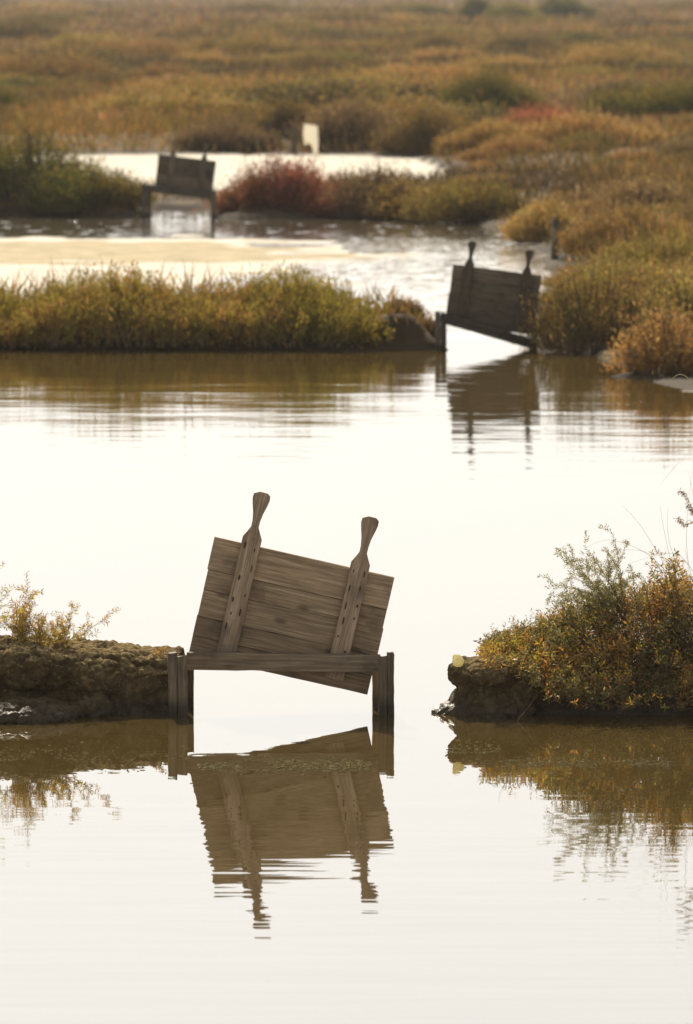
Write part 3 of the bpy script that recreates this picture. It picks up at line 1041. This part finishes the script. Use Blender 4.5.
def arc(P, pts, Y, r0=0.0014):
    """a thin stalk through the given places, at distance Y"""
    q = [np.array(at(x, y, Y + dy)) for x, y, dy in pts]
    # Catmull-Rom
    c = []
    for i in range(len(q) - 1):
        p0, p1, p2, p3 = q[max(0, i - 1)], q[i], q[i + 1], q[min(len(q) - 1, i + 2)]
        for t in np.linspace(0, 1, 9)[:-1]:
            c.append(0.5 * ((2 * p1) + (p2 - p0) * t + (2 * p0 - 5 * p1 + 4 * p2 - p3) * t * t + (3 * p1 - p0 - 3 * p2 + p3) * t ** 3))
    c.append(q[-1])
    n = len(c) - 1
    for i in range(n):
        P.A.append(c[i]); P.B.append(c[i + 1])
        P.ra.append(r0 * (1 - 0.7 * i / n)); P.rb.append(r0 * (1 - 0.7 * (i + 1) / n))
    return c


def grasses():
    P = Plant(51)
    cuts = []
    for pts in [[(690, 610, 0), (668, 570, 0), (640, 525, 0), (622, 505, 0)], [(684, 600, 0), (672, 565, 0), (664, 530, 0), (660, 505, 0)], [(694, 600, 0), (670, 545, .05), (668, 505, .05)],
                [(700, 610, 0), (688, 560, 0), (687, 520, 0), (692, 470, 0)], [(690, 600, 0), (650, 556, 0), (610, 540, 0), (585, 548, 0)], [(705, 590, 0), (680, 556, 0), (655, 556, 0), (628, 564, 0)],
                [(672, 600, .1), (655, 560, .1), (636, 550, .1), (604, 552, .1)], [(700, 640, 0), (690, 580, 0), (685, 548, 0)], [(715, 600, 0), (700, 540, 0), (694, 500, 0), (688, 470, 0)]]:
        arc(P, pts, 34.95, 0.0012)
        cuts.append(len(P.A))
    P.build('grass_clump', 'fine dry grass stalks fanning up from the near right bank', 'grass', at(695, 625, 34.95), stalks=cuts)
    P = Plant(52)
    for tip, col in (((681, 491), 0), ((679, 518), 1), ((688, 505), 2)):
        c = arc(P, [(716, 640, 0), (706, 570, 0), (698, 525, 0), (tip[0] + 6, tip[1] + 6, 0), (tip[0], tip[1], 0)], 34.9, 0.0016)
        for q in c[-14:]:
            for j in range(7):
                P.P.append(q + P.r.normal(size=3) * 0.006)
                P.D.append(np.array([-0.6, 0, -0.5]) + P.r.normal(size=3) * 0.5)
                P.L.append(P.r.uniform(0.010, 0.024)); P.W.append(0.004)
                P.c.append(np.array((0.24, 0.17, 0.09)) * P.r.uniform(0.7, 1.2))
    P.build('reed_clump', 'seeding reed heads nodding in from the right edge above the russet bush', 'reed', at(716, 640, 34.9))
    P = Plant(53)
    arc(P, [(740, 640, 0), (722, 520, 0), (704, 420, 0), (692, 384, 0), (681, 374.5, 0), (672, 379, 0), (668, 386, 0)], 34.7, 0.0026)
    P.build('grass_stalk', 'long bent pale grass stalk curling over the water at the right edge', 'grass', at(740, 640, 34.7))
    P = Plant(55)
    arc(P, [(742, 640, 0), (722, 520, 0), (700, 452, 0), (680, 462, 0), (660, 485, 0)], 34.8, 0.0013)
    P.build('grass_stalk', 'very thin grass stalk drooping over the reed heads at the right edge', 'grass', at(742, 640, 34.8))
    P = Plant(54)
    arc(P, [(517, 721, 0), (526, 710, 0), (538, 694, 0.03)], 34.40, 0.0028)
    P.build('dead_twig', 'thin dead twig slanting into the water below the right bank', 'twig', at(517, 721, 34.40))


grasses()


# ------------------------------------------------------------------ floating algae scum
def scum():
    r = np.random.default_rng(61)
    base = bmesh.new()
    bmesh.ops.create_icosphere(base, subdivisions=1, radius=1.0)
    bv = np.array([v.co[:] for v in base.verts])
    bf = np.array([[v.index for v in f.verts] for f in base.faces])
    base.free()
    patches = [(0, 190, 742, 784, 900), (185, 392, 757, 774, 1500), (445, 500, 741, 764, 220), (500, 720, 758, 769, 520), (-120, 0, 742, 786, 300), (175, 200, 775, 782, 40)]
    V, Fc = [], []
    n = 0
    for (x0, x1, y0, y1, m) in patches:
        for i in range(m):
            px, py = r.uniform(x0, x1), r.normal() * 0.22 * (y1 - y0) + (y0 + y1) / 2
            if px < 190 and y0 == 742:
                # the left raft thins out to the right
                if r.uniform() < (px / 190) * 0.75 or (px > 70 and py > 772):
                    continue
            x, y = gnd(px, py)
            if vnoise(np.array([[x * 5, y * 2.5, 0]]), 6)[0] < 0.41:
                continue
            s = r.uniform(0.0015, 0.0062)
            a = r.uniform(0, 6.28)
            q = bv * (1 + r.normal(size=(len(bv), 1)) * 0.2) * np.array([s * r.uniform(1, 3), s * r.uniform(0.8, 2), s * r.uniform(0.25, 0.75)])
            q = np.column_stack([q[:, 0] * math.cos(a) - q[:, 1] * math.sin(a), q[:, 0] * math.sin(a) + q[:, 1] * math.cos(a), q[:, 2]])
            V.append(q + np.array([x, y, 0.001]))
            Fc.append(bf + n)
            n += len(bv)
    f = np.concatenate(Fc)
    me = mesh_np('algae_scum', np.concatenate(V), f.ravel(), np.full(len(f), 3), None, True)
    tag(link('algae_scum', me, M['scum']), 'floating flecks of algae and debris on the water below the near gate', 'scum', None, 'stuff')


scum()


# ------------------------------------------------------------------ hedge and shrubs
def bush(name, label, cat, meshes, loc, scale=1.0, rz=0.0, group=None, parts=True):
    root = empty(name, loc)
    root.rotation_euler = (0, 0, rz)
    root.scale = scale if isinstance(scale, tuple) else (scale,) * 3
    link('foliage', meshes[0], M['leaf'], root)
    if parts:
        link('stem', meshes[1], M['stem'], root)
    tag(root, label, cat, group)
    return root


def zat(x, y):
    return max(0.0, float(ground_z(np.array([[x, y]]))[0][0]))


def hedge():
    """one continuous hedge along the second dike, an uneven row of sprays"""
    r = np.random.default_rng(71)
    n = 3300
    px = np.concatenate([r.uniform(-420, 384, n), r.uniform(250, 384, 200)])
    n = len(px)
    Y = 68.85 + r.uniform(-0.72, 0.75, n)
    x = (px - PX) * Y / F
    top_px = np.interp(px, [-420, 0, 60, 110, 180, 230, 290, 330, 365, 386], [272, 283, 277, 271, 270, 273, 278, 288, 305, 322])
    zt = np.array([at(PX, v, 69.0).z for v in top_px]) + 0.02
    edge = np.clip(1.0 - np.abs(Y - 68.95) / 1.15, 0.34, 1) ** 0.5
    lump = 0.66 + 0.60 * vnoise(np.column_stack([x * 1.9, Y * 1.5, np.zeros(n)]), 4)
    h = (zt - 0.04) * edge * lump * r.uniform(0.72, 1.12, n)
    per = 34
    base = np.column_stack([x, Y, np.full(n, 0.03)])
    top = base + np.column_stack([r.normal(size=n) * 0.09, r.normal(size=n) * 0.09 - 0.05, h])
    t = r.beta(1.9, 1.2, (n, per))
    P = base[:, None] + (top - base)[:, None] * t[..., None] + r.normal(size=(n, per, 3)) * 0.03
    D = unit(top - base)[:, None] + r.normal(size=(n, per, 3)) * 0.42
    zone = vnoise(np.column_stack([x * 0.9, Y * 0.4, np.zeros(n)]), 14)
    c0 = np.where((zone + r.normal(size=n) * 0.12)[:, None] > 0.70, pick(PAL['orange'], n, r, 0.2), pick(PAL['hedge'], n, r, 0.2))
    col = (np.repeat(c0, per, 0) * 0.6 + pick(PAL['hedge'], n * per, r) * 0.4)
    o = np.array([-2.0, 69.0, 0.1])
    fm = leaves_mesh('hedge_foliage', P.reshape(-1, 3) - o, D.reshape(-1, 3), r.uniform(0.03, 0.075, n * per), r.uniform(0.008, 0.018, n * per), col, r)
    k = r.permutation(n)[:900]
    sm = tubes_mesh('hedge_stem', base[k] - o, top[k] - o, np.full(900, 0.007), np.full(900, 0.002), 3)
    bush('glasswort_hedge', 'long golden olive glasswort hedge along the second dike', 'hedge', (fm, sm), o)


hedge()

T = 10
protos = {}


def proto(kind, seed, w, d, h, sprays=210, per=26, L=0.055, W=0.014, tips=None):
    key = (kind, seed)
    if key not in protos:
        protos[key] = shrub_meshes(kind + '_shrub', seed, w, d, h, sprays, per, L, W, PAL[kind], 0.6, tips)
    return protos[key]


STRAW = PAL['straw']
KEY = [
    # label, kind, seed, px, base py, width px, height px, name
    ('dark olive bush leaning over the water right of the half sunken gate', 'olive', 1, 594, 353, 108, 66, 'olive'),
    ('bright orange low bush above the pale mud spit', 'orange', 2, 670, 377, 84, 52, 'orange'),
    ('olive gold bush rising behind the orange bush at the right edge', 'gold', 3, 706, 356, 100, 68, 'gold'),
    ('rounded gold bush between the timber post and the olive bush', 'gold', 4, 640, 322, 120, 44, 'gold'),
    ('olive bush on the shore just below the timber post', 'olive', 5, 612, 300, 70, 30, 'olive'),
    ('orange bush spilling onto the bright channel left of the timber post', 'orange', 6, 540, 245, 56, 40, 'orange'),
    ('orange brown mound right of the timber post', 'orange', 7, 626, 268, 100, 40, 'orange'),
    ('wide orange gold mound at the right edge behind the olive bush', 'gold', 8, 680, 302, 130, 50, 'gold'),
    ('olive mound where the third dike meets the marsh', 'olive', 9, 466, 224, 96, 38, 'olive'),
    ('low brown bush along the third dike right of the red bushes', 'brown', 10, 378, 219, 84, 38, 'brown'),
    ('rusty orange bush on the third dike behind the bright channel', 'orange', 11, 420, 220, 84, 34, 'orange'),
    ('crimson glasswort bush just right of the small distant gate', 'red', 12, 248, 217, 56, 38, 'red'),
    ('tallest red glasswort bush standing against the salt flat', 'red', 13, 290, 217, 66, 44, 'red'),
    ('dull red bush at the right end of the red clump', 'red', 14, 332, 218, 44, 28, 'red'),
    ('tall dark green bush at the left edge of the third dike', 'green', 15, 36, 215, 100, 70, 'green'),
    ('green bush reaching out of the left edge of the frame', 'green', 16, -40, 214, 110, 76, 'green'),
    ('brownish bush between the green bush and the small distant gate', 'olive', 17, 114, 217, 62, 32, 'olive'),
    ('low dark green bush in front of the tall green bush', 'green', 18, 70, 217, 70, 40, 'green'),
    ('brick red mound crowning the orange rise', 'red', 19, 540, 156, 70, 36, 'red'),
    ('long orange mound on the rise behind the marsh', 'orange', 20, 592, 162, 130, 28, 'orange'),
    ('orange mound left of the brick red mound', 'orange', 21, 492, 160, 84, 24, 'orange'),
    ('dark brown bush above the salt flat', 'brown', 22, 352, 155, 90, 42, 'brown'),
    ('dark olive bush above the right end of the salt flat', 'olive', 23, 430, 158, 84, 42, 'olive'),
    ('deep green bush behind the orange rise', 'green', 24, 492, 134, 96, 42, 'green'),
    ('deep green bush at the right edge beyond the orange rise', 'green', 25, 650, 138, 120, 46, 'green'),
    ('dark bush left of the white panel', 'olive', 26, 284, 152, 44, 34, 'olive'),
    ('dark brown bush between the far post and the red strip', 'brown', 27, 226, 155, 84, 26, 'brown'),
    ('small reddish sprigs on the bare mud dike left of the half sunken gate', 'brown', 28, 404, 345, 26, 16, 'brown'),
    ('low brown tangle on the mud dike touching the left post of the half sunken gate', 'brown', 30, 428, 346, 18, 14, 'brown'),
    ('grassy olive tuft right behind the dark olive bush', 'olive', 29, 650, 336, 86, 48, 'olive'),
]
for (lab, kind, sd, px, py, wp, hp, nm) in KEY:
    x, y = gnd(px, py)
    k = F / y
    w, h = 1.12 * wp / k, 1.22 * hp / k
    d = min(w, 1.6) * 0.9
    sc = 1.0 + max(0, (y - 70)) / 120
    n = int(np.clip(240 * w / 1.0, 120, 460))
    ms = shrub_meshes(nm + '_bush', 100 + sd, w, d, h * 0.92, n, 30, 0.052 * sc, 0.014 * sc, PAL[kind], 0.5,
                      STRAW if kind in ('orange', 'gold') else (PAL[kind] if kind in ('red', 'brown') else PAL['gold']))
    bush('marsh_shrub', lab, 'shrub', ms, (x, y + d * 0.3, max(0.02, zat(x, y + d * 0.3) - 0.08)))


def instance(kind, sd, x, y, s, rz, label, group, parts):
    me = protos_of[kind][sd % 3]
    if parts:
        root = empty('marsh_shrub', (x, y, max(0.02, zat(x, y) - 0.04)))
        link('foliage', me[0], M['leaf'], root)
        link('stem', me[1], M['stem'], root)
    else:
        root = link('marsh_shrub', me[0], M['leaf'], None, (x, y, max(0.02, zat(x, y) - 0.04)))
    root.rotation_euler = (0, 0, rz)
    root.scale = s
    tag(root, label, 'shrub', group)


protos_of = {k: [shrub_meshes(k + '_shrub', 300 + 7 * i + j, 1.2, 1.1, 0.62, 220, 26, 0.066, 0.019, PAL[k], 0.55, STRAW if k in ('orange', 'gold', 'brown') else PAL['gold'])
                 for j in range(3)] for i, k in enumerate(['olive', 'gold', 'orange', 'green', 'brown', 'umber'])}
WORD = {'olive': 'olive', 'gold': 'golden olive', 'orange': 'orange', 'green': 'dark green', 'brown': 'brown', 'umber': 'dark umber'}

r = np.random.default_rng(81)
# the marsh to the right of the channel
cnt = 0
tries = 0
while cnt < 82 and tries < 6000:
    tries += 1
    px, py = r.uniform(330, 1000), r.uniform(160, 352)
    if (py > 300 and px < 560) or (500 < px < 640 and 226 < py < 352):
        continue
    p = np.array([gnd(px, py)])
    if sdist(p, LW['right'])[0] < 0.35:
        continue
    v = vnoise(np.array([[p[0, 0] * 0.5, p[0, 1] * 0.18, 0]]), 33)[0] + r.normal() * 0.1
    kind = 'olive' if v < 0.40 else ('gold' if v < 0.52 else ('orange' if v < 0.74 else 'brown'))
    s = r.uniform(0.5, 0.85)
    instance(kind, r.integers(3), p[0, 0], p[0, 1], (s * r.uniform(1.0, 1.6), s * 1.2, s * r.uniform(0.5, 0.85)), r.uniform(-0.5, 0.5),
             WORD[kind] + ' shrub crowded into the marsh right of the bright channel', WORD[kind] + ' shrubs in the marsh right of the channel', True)
    cnt += 1
# low scrub that closes the shore slope beside the channel
cnt = 0
while cnt < 46:
    px, py = r.uniform(566, 700), r.uniform(226, 350)
    p = np.array([gnd(px, py)])
    if sdist(p, LW['right'])[0] < 0.12:
        continue
    kind = ('gold', 'orange', 'olive')[int(r.integers(3))]
    s = r.uniform(0.38, 0.6)
    instance(kind, r.integers(3), p[0, 0], p[0, 1], (s * r.uniform(1.2, 1.7), s * 1.3, s * r.uniform(0.6, 0.9)), r.uniform(-0.5, 0.5),
             'low ' + WORD[kind] + ' scrub on the slope near the shore timber post', 'low ' + WORD[kind] + ' scrub on the shore slope', True)
    cnt += 1
# the far marsh
cnt = 0
while cnt < 140:
    px, py = r.uniform(-160, 860), 150 - 148 * r.uniform() ** 0.9
    x, y = gnd(px, py)
    if y > 700:
        continue
    v = vnoise(np.array([[x * 0.12, y * 0.022, 0]]), 43)[0] + r.normal() * 0.10
    kind = 'green' if v < 0.30 else 'olive' if v < 0.43 else ('gold' if v < 0.54 else ('orange' if v < 0.66 else 'umber'))
    g = 1 + (y - 150) / 400
    s = r.uniform(0.7, 1.5) * g
    instance(kind, r.integers(3), x, y, (s * r.uniform(1.0, 2.4), s, s * r.uniform(0.50, 1.0) / g ** 0.45), 0.0 if s > 2 else r.uniform(-0.5, 0.5),
             WORD[kind] + ' shrub scattered over the hazy far marsh', WORD[kind] + ' shrubs on the far marsh', False)
    cnt += 1
# two dark clumps near the top
for lab, px, py, wpx, hpx in (('small dark green clump alone near the skyline', 478, 24, 26, 20), ('longer dark green clump near the skyline', 567, 24, 58, 20)):
    x, y = gnd(px, py)
    k = F / y
    ms = shrub_meshes('far_bush', int(px), wpx / k, 2.5, hpx / k, 260, 30, 0.22, 0.08, PAL['green'], 0.3)
    bush('marsh_shrub', lab, 'shrub', ms, (x, y, 0.2))


# ground cover of low marsh plants
def cover():
    r = np.random.default_rng(91)
    n = 260000
    py = r.uniform(-22, 392, n)
    py = np.where(r.uniform(size=n) < 0.5, r.uniform(-22, 160, n), py)
    px = r.uniform(-330, 1030, n)
    Y = np.array(H * F / (py + 30.0))
    x = (px - PX) * Y / F
    P2 = np.column_stack([x, Y])
    keep = np.zeros(n, bool)
    s = np.full(n, -9.0)
    for k in ('right', 'third', 'far', 'sill'):
        s = np.maximum(s, sdist(P2, LW[k]))
    s = np.maximum(s, np.where(px < 436, sdist(P2, LW['second']) - 0.1, -9))
    keep = (s > 0.05) & ~((np.abs(px - 556) < 8) & (py > 255) & (py < 285))
    x, Y, s = x[keep], Y[keep], s[keep]
    n = len(x)
    z, _ = ground_z(np.column_stack([x, Y]))
    g = np.clip(Y / 75.0, 0.7, 7)
    t = fbm(np.column_stack([x * 0.16, Y * 0.03, np.zeros(n)]), 3, 51) + r.normal(size=n) * 0.05
    t2 = fbm(np.column_stack([x * 0.5, Y * 0.12, np.ones(n)]), 3, 52)
    col = np.zeros((n, 3))
    order = [(0.33, 'umber'), (0.44, 'olive'), (0.53, 'gold'), (0.59, 'orange'), (0.65, 'straw'), (9, 'brown')]
    lo = -9
    for hi, k in order:
        m = (t >= lo) & (t < hi)
        col[m] = pick(PAL[k], m.sum(), r)
        lo = hi
    L = (0.10 + 0.16 * r.uniform(size=n)) * (0.6 + 0.8 * t2) * g ** 0.55 * np.where((Y < 112) & (s > 0.4), 1.0 + 1.5 * t2, 1.0)
    W = 0.018 * g * r.uniform(0.6, 1.4, n)
    D = np.column_stack([r.normal(size=n) * 0.45, r.normal(size=n) * 0.45, np.ones(n)])
    P = np.column_stack([x, Y, z - 0.02])
    me = leaves_mesh('marsh_vegetation', P, D, L, W, col, r)
    tag(link('marsh_vegetation', me, M['leaf']), 'low grass and glasswort covering the marsh ground', 'ground cover', None, 'stuff')


cover()

# ------------------------------------------------------------------ posts far off
def lone_post(label, px, py, w_px, h_px):
    x, y = gnd(px, py)
    k = F / y
    bm = bmesh.new()
    w, h = w_px / k, h_px / k
    rr = random.Random(int(px))
    box_bm(bm, 0, 0, h / 2 - 0.15, w, w, h + 0.3, 0, 0.006, 0.02, r=rr)
    bmesh.ops.subdivide_edges(bm, edges=[e for e in bm.edges if abs(e.verts[0].co.z - e.verts[1].co.z) > 0.1], cuts=6)
    for v in bm.verts:
        v.co.x += rr.uniform(-0.004, 0.004)
        if v.co.z > h - 0.05:
            v.co.z += rr.uniform(-0.015, 0.01)
    o = bm_obj('timber_post', bm, M['post_old'], None, (x, y, 0), plank_const(px))
    tag(o, label, 'post')


lone_post('short grey timber post on the shore of the bright channel', 555, 264, 7.5, 45)
lone_post('dark stake just left of the white panel beyond the salt flat', 294, 156, 5, 28)
lone_post('thin grey post in the dark far bushes beyond the salt flat', 268, 154, 6, 32)


def white_panel():
    x, y = gnd(310, 158)
    k = F / y
    pts = [(-6, 33), (7.5, 31), (8.5, 14), (7.5, 0), (3.5, 0), (2.5, 9), (-1, 14), (-5.5, 11), (-7, 22)]
    bm = bmesh.new()
    f = [bm.verts.new((a / k, -0.02, b / k)) for a, b in pts]
    bk = [bm.verts.new((a / k, 0.02, b / k)) for a, b in pts]
    n = len(pts)
    bm.faces.new(f)
    bm.faces.new(bk[::-1])
    for i in range(n):
        j = (i + 1) % n
        bm.faces.new((f[i], bk[i], bk[j], f[j]))
    bmesh.ops.recalc_face_normals(bm, faces=bm.faces)
    bmesh.ops.bevel(bm, geom=list(bm.edges), offset=0.006, segments=1, affect='EDGES')
    o = bm_obj('white_panel', bm, M['pale'], None, (x, y, 0.03))
    o.rotation_euler = (R(-12), 0, 0)
    tag(o, 'broken white panel standing among the dark bushes beyond the salt flat', 'panel')


white_panel()

# ------------------------------------------------------------------ haze
bm = bmesh.new()
bmesh.ops.create_cube(bm, size=1.0)
for v in bm.verts:
    v.co = Vector((v.co.x * 900, 1000 + v.co.y * 2100, 3.0 + v.co.z * 9.0))
g = N('marsh_haze')
pv = g.n('ShaderNodeVolumePrincipled', {'Color': (0.95, 0.93, 0.90, 1), 'Density': 0.00022, 'Anisotropy': 0.0})
hz = bm_obj('haze', bm, g.out(None, pv.outputs[0]))
tag(hz, 'thin pale haze over the marsh', None, None, 'stuff')

# ------------------------------------------------------------------ light
SUN_EL, SUN_AZ = R(36), R(-8)       # in front of the camera, a little to the left
sv = Vector((math.sin(SUN_AZ) * math.cos(SUN_EL), math.cos(SUN_AZ) * math.cos(SUN_EL), math.sin(SUN_EL)))
sun = bpy.data.lights.new('sun', 'SUN')
sun.energy = 5.0
sun.angle = R(0.5)
sun.color = (1.0, 0.90, 0.74)
so = bpy.data.objects.new('sun', sun)
so.rotation_euler = sv.to_track_quat('Z', 'Y').to_euler()
C.objects.link(so)

W = bpy.data.worlds.new('World')
S.world = W
w = N('World', W)
sky = w.n('ShaderNodeTexSky', sky_type='NISHITA')
sky.sun_disc = False
sky.sun_elevation = SUN_EL
sky.sun_rotation = SUN_AZ
sky.altitude = 0
sky.air_density = 1.0
sky.dust_density = 1.6
sky.ozone_density = 1.0
# bright hazy sky: less blue, its glare rolled off
hs = w.n('ShaderNodeHueSaturation', {'Hue': 0.5, 'Saturation': 0.45, 'Value': 1.0, 'Fac': 1.0, 'Color': sky.outputs[0]}).outputs[0]
hs = w.mix(1.0, hs, (1.0, 0.975, 0.94), 'MULTIPLY')
roll = w.n('ShaderNodeVectorMath', {0: w.n('ShaderNodeVectorMath', {0: hs, 'Scale': 0.08}, operation='SCALE').outputs[0], 1: (1, 1, 1)}, operation='ADD').outputs[0]
hs = w.n('ShaderNodeVectorMath', {0: hs, 1: roll}, operation='DIVIDE').outputs[0]
bg = w.n('ShaderNodeBackground', {'Color': hs, 'Strength': 0.15})
wo = w.n('ShaderNodeOutputWorld')
w.t.links.new(bg.outputs[0], wo.inputs[0])

# ------------------------------------------------------------------ camera
cam = bpy.data.cameras.new('camera')
cam.sensor_fit = 'VERTICAL'
cam.sensor_height = 36
cam.sensor_width = 24
cam.lens = 250
cam.clip_start = 0.5
cam.clip_end = 8000
cam.dof.use_dof = True
cam.dof.focus_distance = 34.9
cam.dof.aperture_fstop = 7.1
co = bpy.data.objects.new('camera', cam)
co.location = (0, 0, H)
co.rotation_euler = (math.pi / 2 - PITCH, 0, 0)
C.objects.link(co)
S.camera = co

S.view_settings.view_transform = 'Standard'
S.view_settings.look = 'None'
S.view_settings.exposure = 0.54
S.view_settings.gamma = 1.0
S.cycles.use_denoising = True
S.cycles.max_bounces = 8
S.cycles.diffuse_bounces = 3
S.cycles.transparent_max_bounces = 8
S.cycles.volume_bounces = 0
S.cycles.sample_clamp_indirect = 8
